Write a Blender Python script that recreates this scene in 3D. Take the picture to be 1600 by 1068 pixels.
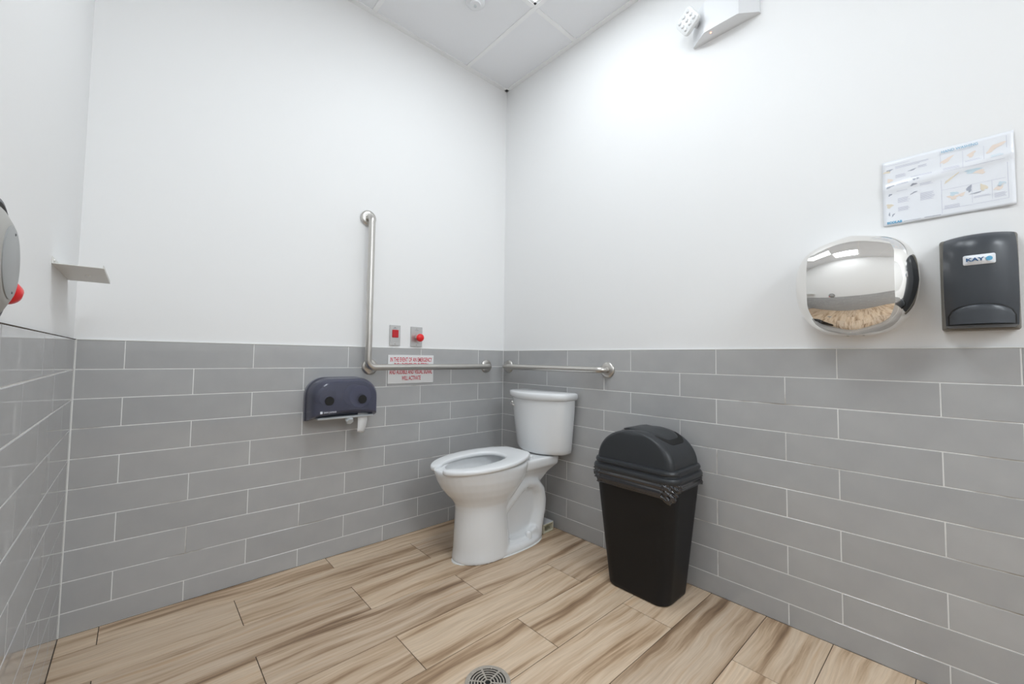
import bpy, bmesh, math, random
from mathutils import Vector, Matrix, noise
random.seed(7)
for o in list(bpy.data.objects): bpy.data.objects.remove(o, do_unlink=True)
scene = bpy.context.scene
COL = scene.collection
PI = math.pi

# ---------------------------------------------------------------- camera (solved from the tile grid)
cam_data = bpy.data.cameras.new('camera'); cam = bpy.data.objects.new('camera', cam_data); COL.objects.link(cam)
cam_data.sensor_fit = 'HORIZONTAL'; cam_data.sensor_width = 36.0
cam_data.lens = 645.97 / 1600 * 36.0
cam_data.shift_x = -(804.2 - 800) / 1600; cam_data.shift_y = -(534 - 528.0) / 1600
cam_data.clip_start = 0.01
R_ = Vector((0.7398, -0.6727, 0.0124)).normalized()
F_ = Vector((0.6715, 0.7395, 0.0471)).normalized()
U_ = R_.cross(F_).normalized(); R_ = F_.cross(U_).normalized()
m = Matrix((R_, U_, -F_)).transposed().to_4x4(); m.translation = Vector((-1.8034, -2.0972, 0.9671))
cam.matrix_world = m
scene.camera = cam

# ---------------------------------------------------------------- light and exposure
world = bpy.data.worlds.new('world'); scene.world = world; world.use_nodes = True
bg = world.node_tree.nodes['Background']; bg.inputs[0].default_value = (0.9, 0.95, 1, 1); bg.inputs[1].default_value = 0.3
PANEL_POWER = 5.4         # panel over the toilet side
REAR_FILL_POWER = 18.0         # added unseen panel behind the camera, flattens the light
MID_FILL_POWER = 12.0          # added unseen panel right above the camera, more fill
PANEL_COLOUR = (0.89, 0.955, 1.0, 1)
scene.view_settings.view_transform = 'Standard'
scene.view_settings.look = 'None'
scene.view_settings.gamma = 1.0
scene.view_settings.use_curve_mapping = False
scene.view_settings.exposure = 0.0

# ---------------------------------------------------------------- room measures
XL, YF, CZ = -1.967, -4.95, 2.797      # left wall, front wall, ceiling
PV, PH, TOP = 0.1036, 0.4085, 1.0111   # tile pitch vertical, horizontal, top of the tiling

# ---------------------------------------------------------------- materials
def srgb(r, g, b):
    f = lambda c: (c/255/12.92) if c/255 <= 0.04045 else ((c/255+0.055)/1.055)**2.4
    return (f(r), f(g), f(b), 1)
def mat(name, col, rough=0.5, metal=0.0, **kw):
    M = bpy.data.materials.new(name); M.use_nodes = True
    b = M.node_tree.nodes['Principled BSDF']
    b.inputs['Base Color'].default_value = col
    b.inputs['Roughness'].default_value = rough
    b.inputs['Metallic'].default_value = metal
    for k, v in kw.items():
        b.inputs[k.replace('_', ' ')].default_value = v
    return M
def nd(M, t, **kw):
    n = M.node_tree.nodes.new(t)
    for k, v in kw.items(): setattr(n, k, v)
    return n
def ln(M, a, b): M.node_tree.links.new(a, b)
def bsdf(M): return M.node_tree.nodes['Principled BSDF']
def add_bump(M, scale, strength, dist=0.001, detail=2.0, src='Object', stretch=None):
    tc = nd(M, 'ShaderNodeTexCoord'); n = nd(M, 'ShaderNodeTexNoise'); n.inputs['Scale'].default_value = scale
    n.inputs['Detail'].default_value = detail
    if stretch:
        mp = nd(M, 'ShaderNodeMapping'); mp.inputs['Scale'].default_value = stretch
        ln(M, tc.outputs[src], mp.inputs[0]); ln(M, mp.outputs[0], n.inputs['Vector'])
    else: ln(M, tc.outputs[src], n.inputs['Vector'])
    bp = nd(M, 'ShaderNodeBump'); bp.inputs['Strength'].default_value = strength; bp.inputs['Distance'].default_value = dist
    ln(M, n.outputs[0], bp.inputs['Height']); ln(M, bp.outputs[0], bsdf(M).inputs['Normal'])
    return n
def ramp(M, stops):
    r = nd(M, 'ShaderNodeValToRGB'); e = r.color_ramp.elements
    e[0].position, e[0].color = stops[0]; e[1].position, e[1].color = stops[-1]
    for p, c in stops[1:-1]:
        x = e.new(p); x.color = c
    return r

def wall_paint():
    M = mat('wall_paint', (0.885, 0.885, 0.885, 1), 0.55)
    add_bump(M, 260, 0.12, 0.0006, 3)
    return M
def tile_mat():
    M = mat('grey_glazed_tile', srgb(180, 180, 180), 0.16)
    b = bsdf(M)
    oi = nd(M, 'ShaderNodeObjectInfo'); tc = nd(M, 'ShaderNodeTexCoord')
    mr = nd(M, 'ShaderNodeMapRange'); mr.inputs['To Min'].default_value = 0.96; mr.inputs['To Max'].default_value = 1.04
    ln(M, oi.outputs['Random'], mr.inputs['Value'])
    n = nd(M, 'ShaderNodeTexNoise'); n.inputs['Scale'].default_value = 9; n.inputs['Detail'].default_value = 5
    ln(M, tc.outputs['Object'], n.inputs['Vector'])
    r = ramp(M, [(0.3, srgb(176, 176, 177)), (0.7, srgb(183, 183, 183))]); ln(M, n.outputs[0], r.inputs[0])
    mx = nd(M, 'ShaderNodeMix', data_type='RGBA', blend_type='MULTIPLY'); mx.inputs[0].default_value = 1
    ln(M, r.outputs[0], mx.inputs[6]); ln(M, mr.outputs[0], mx.inputs[7]); ln(M, mx.outputs[2], b.inputs['Base Color'])
    n2 = nd(M, 'ShaderNodeTexNoise'); n2.inputs['Scale'].default_value = 40; n2.inputs['Detail'].default_value = 6
    ln(M, tc.outputs['Object'], n2.inputs['Vector'])
    r2 = nd(M, 'ShaderNodeMapRange'); r2.inputs['To Min'].default_value = 0.02; r2.inputs['To Max'].default_value = 0.045
    ln(M, n2.outputs[0], r2.inputs['Value']); ln(M, r2.outputs[0], b.inputs['Roughness'])
    n3 = nd(M, 'ShaderNodeTexNoise'); n3.inputs['Scale'].default_value = 14; n3.inputs['Detail'].default_value = 1
    ln(M, tc.outputs['Object'], n3.inputs['Vector'])
    bp = nd(M, 'ShaderNodeBump'); bp.inputs['Strength'].default_value = 0.004; bp.inputs['Distance'].default_value = 0.002
    ln(M, n3.outputs[0], bp.inputs['Height']); ln(M, bp.outputs[0], b.inputs['Normal'])
    return M
def plank_mat():
    M = mat('wood_look_plank', srgb(196, 172, 148), 0.42)
    b = bsdf(M)
    tc = nd(M, 'ShaderNodeTexCoord'); oi = nd(M, 'ShaderNodeObjectInfo')
    sc = nd(M, 'ShaderNodeVectorMath', operation='SCALE'); sc.inputs['Scale'].default_value = 1.0
    cx = nd(M, 'ShaderNodeCombineXYZ')
    m1 = nd(M, 'ShaderNodeMath', operation='MULTIPLY'); m1.inputs[1].default_value = 37.0
    m2 = nd(M, 'ShaderNodeMath', operation='MULTIPLY'); m2.inputs[1].default_value = 91.0
    ln(M, oi.outputs['Random'], m1.inputs[0]); ln(M, oi.outputs['Random'], m2.inputs[0])
    ln(M, m1.outputs[0], cx.inputs[0]); ln(M, m2.outputs[0], cx.inputs[1]); ln(M, m2.outputs[0], cx.inputs[2])
    ad = nd(M, 'ShaderNodeVectorMath', operation='ADD'); ln(M, tc.outputs['Object'], ad.inputs[0]); ln(M, cx.outputs[0], ad.inputs[1])
    # gentle bending of the grain
    w = nd(M, 'ShaderNodeTexNoise'); w.inputs['Scale'].default_value = 2.4; w.inputs['Detail'].default_value = 2; ln(M, ad.outputs[0], w.inputs['Vector'])
    ws = nd(M, 'ShaderNodeVectorMath', operation='MULTIPLY'); ws.inputs[1].default_value = (0.0, 0.07, 0.0); ln(M, w.outputs['Color'], ws.inputs[0])
    ad2 = nd(M, 'ShaderNodeVectorMath', operation='ADD'); ln(M, ad.outputs[0], ad2.inputs[0]); ln(M, ws.outputs[0], ad2.inputs[1])
    mp = nd(M, 'ShaderNodeMapping'); mp.inputs['Scale'].default_value = (1.0, 20.0, 1.0); ln(M, ad2.outputs[0], mp.inputs[0])
    n = nd(M, 'ShaderNodeTexNoise'); n.inputs['Scale'].default_value = 1.0; n.inputs['Detail'].default_value = 6; n.inputs['Roughness'].default_value = 0.6
    ln(M, mp.outputs[0], n.inputs['Vector'])
    r = ramp(M, [(0.30, srgb(132, 106, 82)), (0.39, srgb(170, 142, 114)), (0.47, srgb(206, 180, 152)), (0.57, srgb(222, 201, 177)), (0.70, srgb(208, 178, 146))])
    ln(M, n.outputs[0], r.inputs[0])
    # fine fibres
    mp2 = nd(M, 'ShaderNodeMapping'); mp2.inputs['Scale'].default_value = (6, 160, 1); ln(M, ad2.outputs[0], mp2.inputs[0])
    n2 = nd(M, 'ShaderNodeTexNoise'); n2.inputs['Scale'].default_value = 1.0; n2.inputs['Detail'].default_value = 3; ln(M, mp2.outputs[0], n2.inputs['Vector'])
    r2 = ramp(M, [(0.3, (0.84, 0.82, 0.80, 1)), (0.65, (1.03, 1.03, 1.03, 1))]); ln(M, n2.outputs[0], r2.inputs[0])
    mx = nd(M, 'ShaderNodeMix', data_type='RGBA', blend_type='MULTIPLY'); mx.inputs[0].default_value = 0.8
    ln(M, r.outputs[0], mx.inputs[6]); ln(M, r2.outputs[0], mx.inputs[7])
    # plank to plank tint
    rt = ramp(M, [(0.0, (0.92, 0.92, 0.93, 1)), (0.5, (1.0, 0.99, 0.97, 1)), (1.0, (1.06, 1.05, 1.04, 1))])
    ln(M, oi.outputs['Random'], rt.inputs[0])
    mx2 = nd(M, 'ShaderNodeMix', data_type='RGBA', blend_type='MULTIPLY'); mx2.inputs[0].default_value = 1
    ln(M, mx.outputs[2], mx2.inputs[6]); ln(M, rt.outputs[0], mx2.inputs[7])
    ln(M, mx2.outputs[2], b.inputs['Base Color'])
    bp = nd(M, 'ShaderNodeBump'); bp.inputs['Strength'].default_value = 0.15; bp.inputs['Distance'].default_value = 0.0008
    ln(M, n2.outputs[0], bp.inputs['Height']); ln(M, bp.outputs[0], b.inputs['Normal'])
    return M
def grout_mat():
    M = mat('pale_grout', srgb(196, 196, 192), 0.85)
    tc = nd(M, 'ShaderNodeTexCoord'); n = nd(M, 'ShaderNodeTexNoise'); n.inputs['Scale'].default_value = 4; n.inputs['Detail'].default_value = 8
    ln(M, tc.outputs['Object'], n.inputs['Vector'])
    r = ramp(M, [(0.30, srgb(165, 158, 148)), (0.42, srgb(232, 232, 230)), (0.7, srgb(240, 240, 238))]); ln(M, n.outputs[0], r.inputs[0])
    ln(M, r.outputs[0], bsdf(M).inputs['Base Color'])
    return M
def brushed(name, col, rough=0.3):
    M = mat(name, col, rough, 1.0)
    add_bump(M, 300, 0.05, 0.0005, 2)
    return M

MT = dict(
    wall=wall_paint(), tile=tile_mat(), plank=plank_mat(), grout=grout_mat(),
    floor_grout=mat('dark_floor_grout', srgb(72, 60, 48), 0.9),
    caulk=mat('white_caulk', (0.85, 0.85, 0.83, 1), 0.35),
    ceil=mat('ceiling_panel_white', (0.90, 0.91, 0.935, 1), 0.8),
    tee=mat('ceiling_grid_white', (0.95, 0.955, 0.96, 1), 0.4),
    glow=None,
    steel=brushed('satin_stainless', (0.60, 0.58, 0.55, 1), 0.30),
    chrome=mat('polished_chrome', (0.86, 0.84, 0.81, 1), 0.045, 1.0),
    plate=brushed('stainless_plate', (0.62, 0.62, 0.62, 1), 0.42),
    red=mat('red_plastic', srgb(236, 40, 44), 0.3),
    redpanel=mat('red_lens', srgb(200, 40, 48), 0.3),
    porcelain=mat('white_porcelain', (0.83, 0.84, 0.85, 1), 0.10),
    seat=mat('white_seat_plastic', (0.86, 0.87, 0.88, 1), 0.22),
    binp=mat('black_bin_plastic', (0.012, 0.012, 0.013, 1), 0.50, Specular_IOR_Level=0.25),
    binlid=mat('charcoal_lid_plastic', (0.034, 0.037, 0.041, 1), 0.36, Specular_IOR_Level=0.4),
    gap=mat('dark_gap', (0.006, 0.006, 0.006, 1), 0.7),
    bag=mat('black_bin_bag_film', (0.022, 0.022, 0.026, 1), 0.07, Specular_IOR_Level=0.9),
    smoke=mat('smoky_blue_plastic', (0.27, 0.28, 0.38, 1), 0.12, Transmission_Weight=0.75, IOR=1.3),
    smokeback=mat('dark_dispenser_back', (0.05, 0.05, 0.065, 1), 0.4),
    smokerim=mat('grey_dispenser_back', (0.22, 0.22, 0.26, 1), 0.3),
    paper=mat('white_tissue', (0.8, 0.8, 0.8, 1), 0.9),
    greyknob=mat('pale_grey_plastic', (0.55, 0.58, 0.60, 1), 0.35),
    soap=mat('charcoal_satin_plastic', (0.050, 0.056, 0.066, 1), 0.30),
    soapback=mat('smoked_grey_plastic', (0.20, 0.19, 0.17, 1), 0.2),
    sheet=mat('laminated_sheet', (0.86, 0.88, 0.92, 1), 0.18),
    sign=mat('white_sign_plastic', (0.84, 0.84, 0.84, 1), 0.35),
    signred=mat('red_lettering', srgb(205, 70, 85), 0.5),
    blue=mat('blue_print', srgb(96, 170, 208), 0.5),
    navy=mat('navy_print', srgb(38, 84, 130), 0.5),
    paleblue=mat('pale_blue_print', srgb(208, 226, 236), 0.5),
    skin=mat('tan_print', srgb(240, 226, 215), 0.5),
    tan=mat('buff_print', srgb(232, 222, 202), 0.5),
    inkgrey=mat('grey_print', srgb(206, 208, 222), 0.5),
    ink=mat('dark_grey_print', srgb(172, 176, 188), 0.5),
    whitep=mat('white_plastic', (0.84, 0.85, 0.87, 1), 0.35),
    lens=mat('clear_lamp_lens', (0.85, 0.86, 0.86, 1), 0.15),
    shelf=mat('off_white_painted_metal', (0.74, 0.73, 0.70, 1), 0.4),
    greycast=mat('grey_painted_casting', srgb(165, 163, 158), 0.4),
    greyface=mat('grey_face_plate', srgb(150, 152, 152), 0.35),
    darkring=mat('dark_rubber_ring', srgb(90, 92, 96), 0.5),
    cream=mat('cream_plastic', srgb(232, 228, 206), 0.5),
    brass=mat('nickel_bronze', (0.62, 0.58, 0.52, 1), 0.35, 1.0),
    white_letter=mat('white_lettering', (0.8, 0.82, 0.88, 1), 0.5),
)
def emit(name, col, s):
    M = bpy.data.materials.new(name); M.use_nodes = True
    b = bsdf(M); b.inputs['Base Color'].default_value = (0.8, 0.8, 0.8, 1)
    b.inputs['Emission Color'].default_value = col; b.inputs['Emission Strength'].default_value = s
    return M
MT['glow'] = emit('lit_diffuser', PANEL_COLOUR, 1.5)
MT['led'] = emit('orange_indicator', (1.0, 0.28, 0.12, 1), 3.0)

# ---------------------------------------------------------------- helpers
def link(name, me, m_, parent=None, smooth=False, loc=None):
    o = bpy.data.objects.new(name, me); COL.objects.link(o)
    if m_ is not None:
        me.materials.clear(); me.materials.append(m_)
    if smooth:
        for p in me.polygons: p.use_smooth = True
    if parent is not None: o.parent = parent
    if loc is not None: o.location = loc
    return o
def obj(name, bm, m_, parent=None, smooth=False, loc=None, auto=None):
    bmesh.ops.recalc_face_normals(bm, faces=bm.faces[:])
    if auto is not None:
        for e in bm.edges:
            if len(e.link_faces) == 2 and e.calc_face_angle(0) > math.radians(auto): e.smooth = False
        smooth = True
    me = bpy.data.meshes.new(name); bm.to_mesh(me); bm.free()
    return link(name, me, m_, parent, smooth, loc)
def thing(name, label, cat, loc=(0, 0, 0), group=None):
    o = bpy.data.objects.new(name, None); COL.objects.link(o); o.location = loc
    o.empty_display_size = 0.05
    o['label'] = label; o['category'] = cat
    if group: o['group'] = group
    return o
def tag(o, label, cat, group=None):
    o['label'] = label; o['category'] = cat
    if group: o['group'] = group
    return o
def structure(o, label):
    o['kind'] = 'structure'; o['label'] = label; return o
def box(bm, lo, hi, bevel=0.0, seg=1):
    r = bmesh.ops.create_cube(bm, size=1.0); vs = r['verts']
    for v in vs:
        for i in range(3): v.co[i] = lo[i] + (v.co[i] + 0.5) * (hi[i] - lo[i])
    if bevel > 0:
        es = list({e for v in vs for e in v.link_edges})
        bmesh.ops.bevel(bm, geom=es, offset=bevel, segments=seg, affect='EDGES', profile=0.5)
    return bm
def nb(): return bmesh.new()
def boxm(lo, hi, bevel=0.0, seg=1): return box(nb(), lo, hi, bevel, seg)
def loft(bm, rings, cap0=True, cap1=True, closed=True):
    vs = [[bm.verts.new(p) for p in r] for r in rings]
    n = len(rings[0])
    for a, b in zip(vs[:-1], vs[1:]):
        for i in range(n if closed else n - 1):
            j = (i + 1) % n
            bm.faces.new((a[i], a[j], b[j], b[i]))
    if cap0: bm.faces.new(vs[0][::-1])
    if cap1: bm.faces.new(vs[-1])
    return vs
def rrect(hx, hy, r, n=6):
    """rounded rectangle outline, centred, list of (x, y)"""
    r = min(r, hx - 1e-5, hy - 1e-5); out = []
    for q, (sx, sy) in enumerate(((1, 1), (-1, 1), (-1, -1), (1, -1))):
        for k in range(n + 1):
            a = PI / 2 * q + PI / 2 * k / n
            out.append((sx * (hx - r) + r * math.cos(a), sy * (hy - r) + r * math.sin(a)))
    return out
def lathe(bm, prof, centre, axis, n=32, cap0=True, cap1=True):
    """prof: list of (radius, height along axis)"""
    axis = Vector(axis).normalized(); c = Vector(centre)
    a = axis.orthogonal().normalized(); b = axis.cross(a)
    rings = [[c + axis * h + (a * math.cos(2 * PI * k / n) + b * math.sin(2 * PI * k / n)) * r for k in range(n)] for r, h in prof]
    return loft(bm, rings, cap0, cap1)
def tube(bm, path, r, n=16, caps=True, flat=None):
    path = [Vector(p) for p in path]; rings = []
    t0 = (path[1] - path[0]).normalized(); nrm = t0.orthogonal().normalized()
    for i, p in enumerate(path):
        t = ((path[min(i + 1, len(path) - 1)] - path[max(i - 1, 0)])).normalized()
        nrm = (nrm - t * nrm.dot(t)).normalized(); b = t.cross(nrm)
        rr = r[i] if isinstance(r, (list, tuple)) else r
        rings.append([p + (nrm * math.cos(2 * PI * k / n) + b * math.sin(2 * PI * k / n)) * rr for k in range(n)])
    loft(bm, rings, caps, caps)
    return bm
def fillet_path(pts, rad, n=8):
    pts = [Vector(p) for p in pts]; out = [pts[0]]
    for i in range(1, len(pts) - 1):
        a = (pts[i - 1] - pts[i]).normalized(); b = (pts[i + 1] - pts[i]).normalized()
        ang = a.angle(b); d = rad / math.tan(ang / 2); cdir = (a + b).normalized()
        c = pts[i] + cdir * (rad / math.sin(ang / 2))
        p0 = pts[i] + a * d; p1 = pts[i] + b * d
        v0 = p0 - c; v1 = p1 - c; tot = v0.angle(v1); ax = v0.cross(v1).normalized()
        for k in range(n + 1): out.append(c + Matrix.Rotation(tot * k / n, 3, ax) @ v0)
    out.append(pts[-1]); return out
def text_mesh(name, s, size, m_, parent, origin, ux, uy, sx=1.0, align='CENTER', depth=0.0003, bold=0.0):
    """flat lettering: ux = reading direction, uy = up direction"""
    cu = bpy.data.curves.new(name, 'FONT'); cu.body = s; cu.size = size; cu.align_x = align; cu.align_y = 'CENTER'
    cu.extrude = depth; cu.offset = bold; cu.resolution_u = 3
    to = bpy.data.objects.new('tmp', cu); COL.objects.link(to)
    dg = bpy.context.evaluated_depsgraph_get(); me = bpy.data.meshes.new_from_object(to.evaluated_get(dg))
    bpy.data.objects.remove(to, do_unlink=True)
    ux = Vector(ux).normalized(); uy = Vector(uy).normalized(); un = ux.cross(uy); o_ = Vector(origin)
    for v in me.vertices:
        c = v.co.copy(); v.co = o_ + ux * (c.x * sx) + uy * c.y + un * c.z
    me.name = name
    return link(name, me, m_, parent)

# ---------------------------------------------------------------- large structure
structure(obj('floor', boxm((XL - .15, YF - .15, -0.06), (0.15, 0.15, -0.0015)), MT['floor_grout']), 'floor of wood-look plank tiles with thin dark joints')
floor = bpy.data.objects['floor']
wall_back = structure(obj('wall_back', boxm((XL - .15, 0.006, -0.0015), (0.15, 0.15, CZ + .05)), MT['wall']), 'white painted wall behind the L-shaped bar with grey tiling below')
wall_right = structure(obj('wall_right', boxm((0.006, YF - .15, -0.0015), (0.15, 0.006, CZ + .05)), MT['wall']), 'white painted wall with hand dryer and grey tiling below')
wall_left = structure(obj('wall_left', boxm((XL - .15, YF - .15, -0.0015), (XL - 0.006, 0.006, CZ + .05)), MT['wall']), 'white painted left wall with small shelf and grey tiling below')
wall_front = structure(obj('wall_front', boxm((XL - 0.006, YF - .15, -0.0015), (0.006, YF - 0.006, CZ + .05)), MT['wall']), 'white painted wall behind the camera with grey tiling below')

# tiles, every one an object; walls: (parent, origin, run direction, run length, offset of even rows, offset of odd rows, outward normal)
TW, TH, TD = PH - 0.0032, PV - 0.0032, 0.0065
mesh_cache = {}
def tile_mesh(w, h, u, nrm):
    key = (round(w, 4), round(h, 4), tuple(u), tuple(nrm))
    if key in mesh_cache: return mesh_cache[key]
    U = Vector(u); N = Vector(nrm); a = U * (w / 2); bm = nb()
    p0 = -a - N * TD; p1 = a + Vector((0, 0, h))
    lo = [min(p0[i], p1[i]) for i in range(3)]; hi = [max(p0[i], p1[i]) for i in range(3)]
    box(bm, lo, hi, 0.0009 if min(w, h) > 0.004 else 0)
    bmesh.ops.recalc_face_normals(bm, faces=bm.faces[:])
    me = bpy.data.meshes.new('tile'); bm.to_mesh(me); bm.free(); me.materials.append(MT['tile'])
    mesh_cache[key] = me; return me
def tile_wall(parent, org, u, length, oe, oo, nrm):
    U = Vector(u); N = Vector(nrm); O = Vector(org)
    for row in range(10):
        zt = TOP - row * PV; zb = max(zt - PV, 0.0); off = oe if row % 2 == 0 else oo
        js = [0.0]; k = off
        while k > 0.02: k -= PH
        k += PH
        while k < length - 0.02:
            if k > 0.02: js.append(k)
            k += PH
        js.append(length)
        for a, b in zip(js[:-1], js[1:]):
            a2 = a + 0.0016; b2 = b - 0.0016
            h = (zt - zb) - 0.0032 + (0.0016 if row == 0 else 0)
            o = bpy.data.objects.new('tile', tile_mesh(b2 - a2, h, u, nrm)); COL.objects.link(o); o.parent = parent
            o.location = O + U * ((a2 + b2) / 2) + Vector((0, 0, zb + 0.0016)) + N * random.uniform(-0.0003, 0.0003)
def bed(parent, lo, hi): obj('grout_bed', boxm(lo, hi), MT['grout'], parent)
G = 0.0010
tile_wall(wall_back, (0, 0, 0), (-1, 0, 0), -XL, 0.2065, 0.4108, (0, -1, 0))
bed(wall_back, (XL - .004, G, 0), (0.004, 0.006, TOP))
tile_wall(wall_right, (0, 0, 0), (0, -1, 0), -YF, 0.1499, 0.4003, (-1, 0, 0))
bed(wall_right, (G, YF - .004, 0), (0.006, 0.004, TOP))
tile_wall(wall_left, (XL, 0, 0), (0, -1, 0), -YF, 0.2447, 0.4490, (1, 0, 0))
bed(wall_left, (XL - .006, YF - .004, 0), (XL - G, 0.004, TOP))
tile_wall(wall_front, (0, YF, 0), (-1, 0, 0), -XL, 0.15, 0.354, (0, 1, 0))
bed(wall_front, (XL - .004, YF - .006, 0), (0.004, YF - G, TOP))
# pale caulk bead along the top of the tiling and in the corners
for nm, lo, hi, par in (('top_bead', (XL, -0.001, TOP), (0, 0.006, TOP + 0.0035), wall_back),
                        ('top_bead', (-0.001, YF, TOP), (0.006, 0, TOP + 0.0035), wall_right),
                        ('corner_bead', (-0.0022, -0.0022, 0), (0.001, 0.001, TOP), wall_right),
                        ('corner_bead', (XL - .001, -0.0024, 0), (XL + 0.0024, 0.001, TOP), wall_back)):
    obj(nm, boxm(lo, hi, 0.0008), MT['caulk'], par)
obj('top_edge', boxm((XL - .006, YF, TOP), (XL + 0.0006, -0.0005, TOP + 0.0016)), MT['floor_grout'], wall_left)

# floor planks in running bond, each an object
rows = [0.0, -0.1225]
while rows[-1] > YF: rows.append(rows[-1] - 0.2042)
rows[-1] = YF
PL, PT = 0.7637, 0.01
pcache = {}
for i, (ya, yb) in enumerate(zip(rows[:-1], rows[1:])):
    js = [0.0]; k = -0.3405 if i % 2 == 0 else -0.7222
    while k > XL + 0.03: js.append(k); k -= PL
    js.append(XL)
    for xa, xb in zip(js[:-1], js[1:]):
        w = xa - xb - 0.0022; h = ya - yb - 0.0022
        key = (round(w, 4), round(h, 4))
        if key not in pcache:
            bm = boxm((-w / 2, -h / 2, -PT), (w / 2, h / 2, 0), 0.0007)
            bmesh.ops.recalc_face_normals(bm, faces=bm.faces[:])
            me = bpy.data.meshes.new('plank'); bm.to_mesh(me); bm.free(); me.materials.append(MT['plank']); pcache[key] = me
        o = bpy.data.objects.new('plank', pcache[key]); COL.objects.link(o); o.parent = floor
        o.location = ((xa + xb) / 2, (ya + yb) / 2, random.uniform(-0.0003, 0.0001))

# ceiling: slab, lay-in panels, grid tees, wall angle
ceiling = structure(obj('ceiling', boxm((XL - .15, YF - .15, CZ + .05), (0.15, 0.15, CZ + .12)), MT['ceil']), 'suspended ceiling of white lay-in panels')
gx = [0.0, -0.342, -0.952, -1.562, XL]; gy = [0.0, -0.615, -1.225, -1.835, -2.445, -3.665, -4.885, YF]
for i in range(4):
    for j in range(7):
        if (i, j) in ((1, 1), (2, 5), (2, 2)): continue
        o = obj('ceiling_panel', boxm((gx[i + 1] + .002, gy[j + 1] + .002, CZ - 0.001), (gx[i] - .002, gy[j] - .002, CZ + .014), 0.002), MT['ceil'], ceiling)
for x in gx[1:-1]: obj('grid_tee', boxm((x - .012, YF, CZ - .005), (x + .012, 0, CZ - .001), .0006), MT['tee'], ceiling)
for y in gy[1:-1]:
    for i in range(4): obj('grid_tee', boxm((gx[i + 1] + .0125, y - .012, CZ - .005), (gx[i] - .0125, y + .012, CZ - .001), .0006), MT['tee'], ceiling)
for lo, hi in (((XL, -.022, CZ - .006), (0, 0.006, CZ - .001)), ((-.022, YF, CZ - .006), (0.006, 0, CZ - .0008)),
               ((XL - .006, YF, CZ - .006), (XL + .022, 0, CZ - .0012)), ((XL, YF - .006, CZ - .006), (0, YF + .022, CZ - .0014))):
    obj('wall_angle', boxm(lo, hi), MT['tee'], ceiling)

# ---------------------------------------------------------------- ceiling light
def ceiling_light(label, x0, x1, y0, y1, power):
    t = thing('ceiling_light', label, 'ceiling light', ((x0 + x1) / 2, (y0 + y1) / 2, CZ - .001), 'panel lights in the ceiling grid')
    hx, hy = (x0 - x1) / 2 - .012, (y0 - y1) / 2 - .012
    obj('diffuser', boxm((-hx + .012, -hy + .012, .002), (hx - .012, hy - .012, .006)), MT['glow'], t)
    ld = bpy.data.lights.new('lamp', 'AREA'); ld.shape = 'RECTANGLE'; ld.size = 2 * hx - .026; ld.size_y = 2 * hy - .026
    ld.color = PANEL_COLOUR[:3]; ld.energy = power * PI * ld.size * ld.size_y
    lo_ = bpy.data.objects.new('lamp', ld); COL.objects.link(lo_); lo_.parent = t; lo_.location = (0, 0, .0005)
    bm = nb()
    for lo, hi in (((-hx, -hy, 0), (-hx + .012, hy, .012)), ((hx - .012, -hy, 0), (hx, hy, .012)), ((-hx, -hy, 0), (hx, -hy + .012, .012)), ((-hx, hy - .012, 0), (hx, hy, .012))): box(bm, lo, hi)
    obj('frame', bm, MT['tee'], t)
    obj('housing', boxm((-hx, -hy, .012), (hx, hy, .045)), MT['tee'], t)
ceiling_light('lit square panel light in the ceiling near the round sensor', gx[1], gx[2], gy[1], gy[2], PANEL_POWER)
ceiling_light('added fill panel light in the ceiling, unseen behind the camera', gx[2], gx[3], gy[5], gy[6], REAR_FILL_POWER)  # out of view, put in to even out the wall brightness

ceiling_light('added fill panel light in the ceiling, unseen above the camera', gx[2], gx[3], gy[2], gy[3], MID_FILL_POWER)  # second added panel out of view, lifts floor and lower right wall

# ---------------------------------------------------------------- smoke detector
t = thing('ceiling_sensor', 'small round white sensor on the ceiling beside the light', 'sensor', (-0.597, -0.437, CZ - .001))
bm = nb(); lathe(bm, [(0.050, 0), (0.050, -.010), (0.046, -.016), (0.030, -.022), (0.028, -.028), (0.018, -.030)], (0, 0, 0), (0, 0, 1), 32); obj('body', bm, MT['whitep'], t, auto=40)
bm = nb(); lathe(bm, [(0.008, 0), (0.006, -.004), (.002, -.005)], (0, 0, -.030), (0, 0, 1), 12); obj('sensing_dot', bm, MT['greyknob'], t, True)

# ---------------------------------------------------------------- toilet
YC = -0.440
toilet = thing('toilet', 'white two-piece floor toilet with open-front seat standing in the corner', 'toilet', (0, YC, 0))
def P(t_, s, z): return (-t_, s, z)     # t = distance from the wall, s = sideways (+ towards the bar wall)
def egg(tr, tf, w, z, n=40, er=2.3, ef=2.0, split=0.45):
    tc = tr + (tf - tr) * split; out = []
    for k in range(n):
        a = 2 * PI * k / n; c, s = math.cos(a), math.sin(a)
        e = ef if c > 0 else er
        ct = math.copysign(abs(c) ** (2 / e), c); st = math.copysign(abs(s) ** (2 / e), s)
        out.append(P(tc + ct * ((tf - tc) if c > 0 else (tc - tr)), w * st, z))
    return out
bm = nb()
loft(bm, [egg(*q) for q in ((.36, .662, .122, 0.0), (.36, .661, .121, .012), (.36, .656, .117, .05), (.37, .654, .113, .12), (.375, .650, .110, .19),
    (.37, .649, .109, .235), (.35, .654, .112, .262), (.33, .672, .126, .288), (.31, .700, .144, .315), (.285, .728, .161, .348), (.27, .750, .174, .385), (.262, .764, .180, .420), (.262, .766, .181, .434), (.268, .760, .176, .442))])
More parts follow.
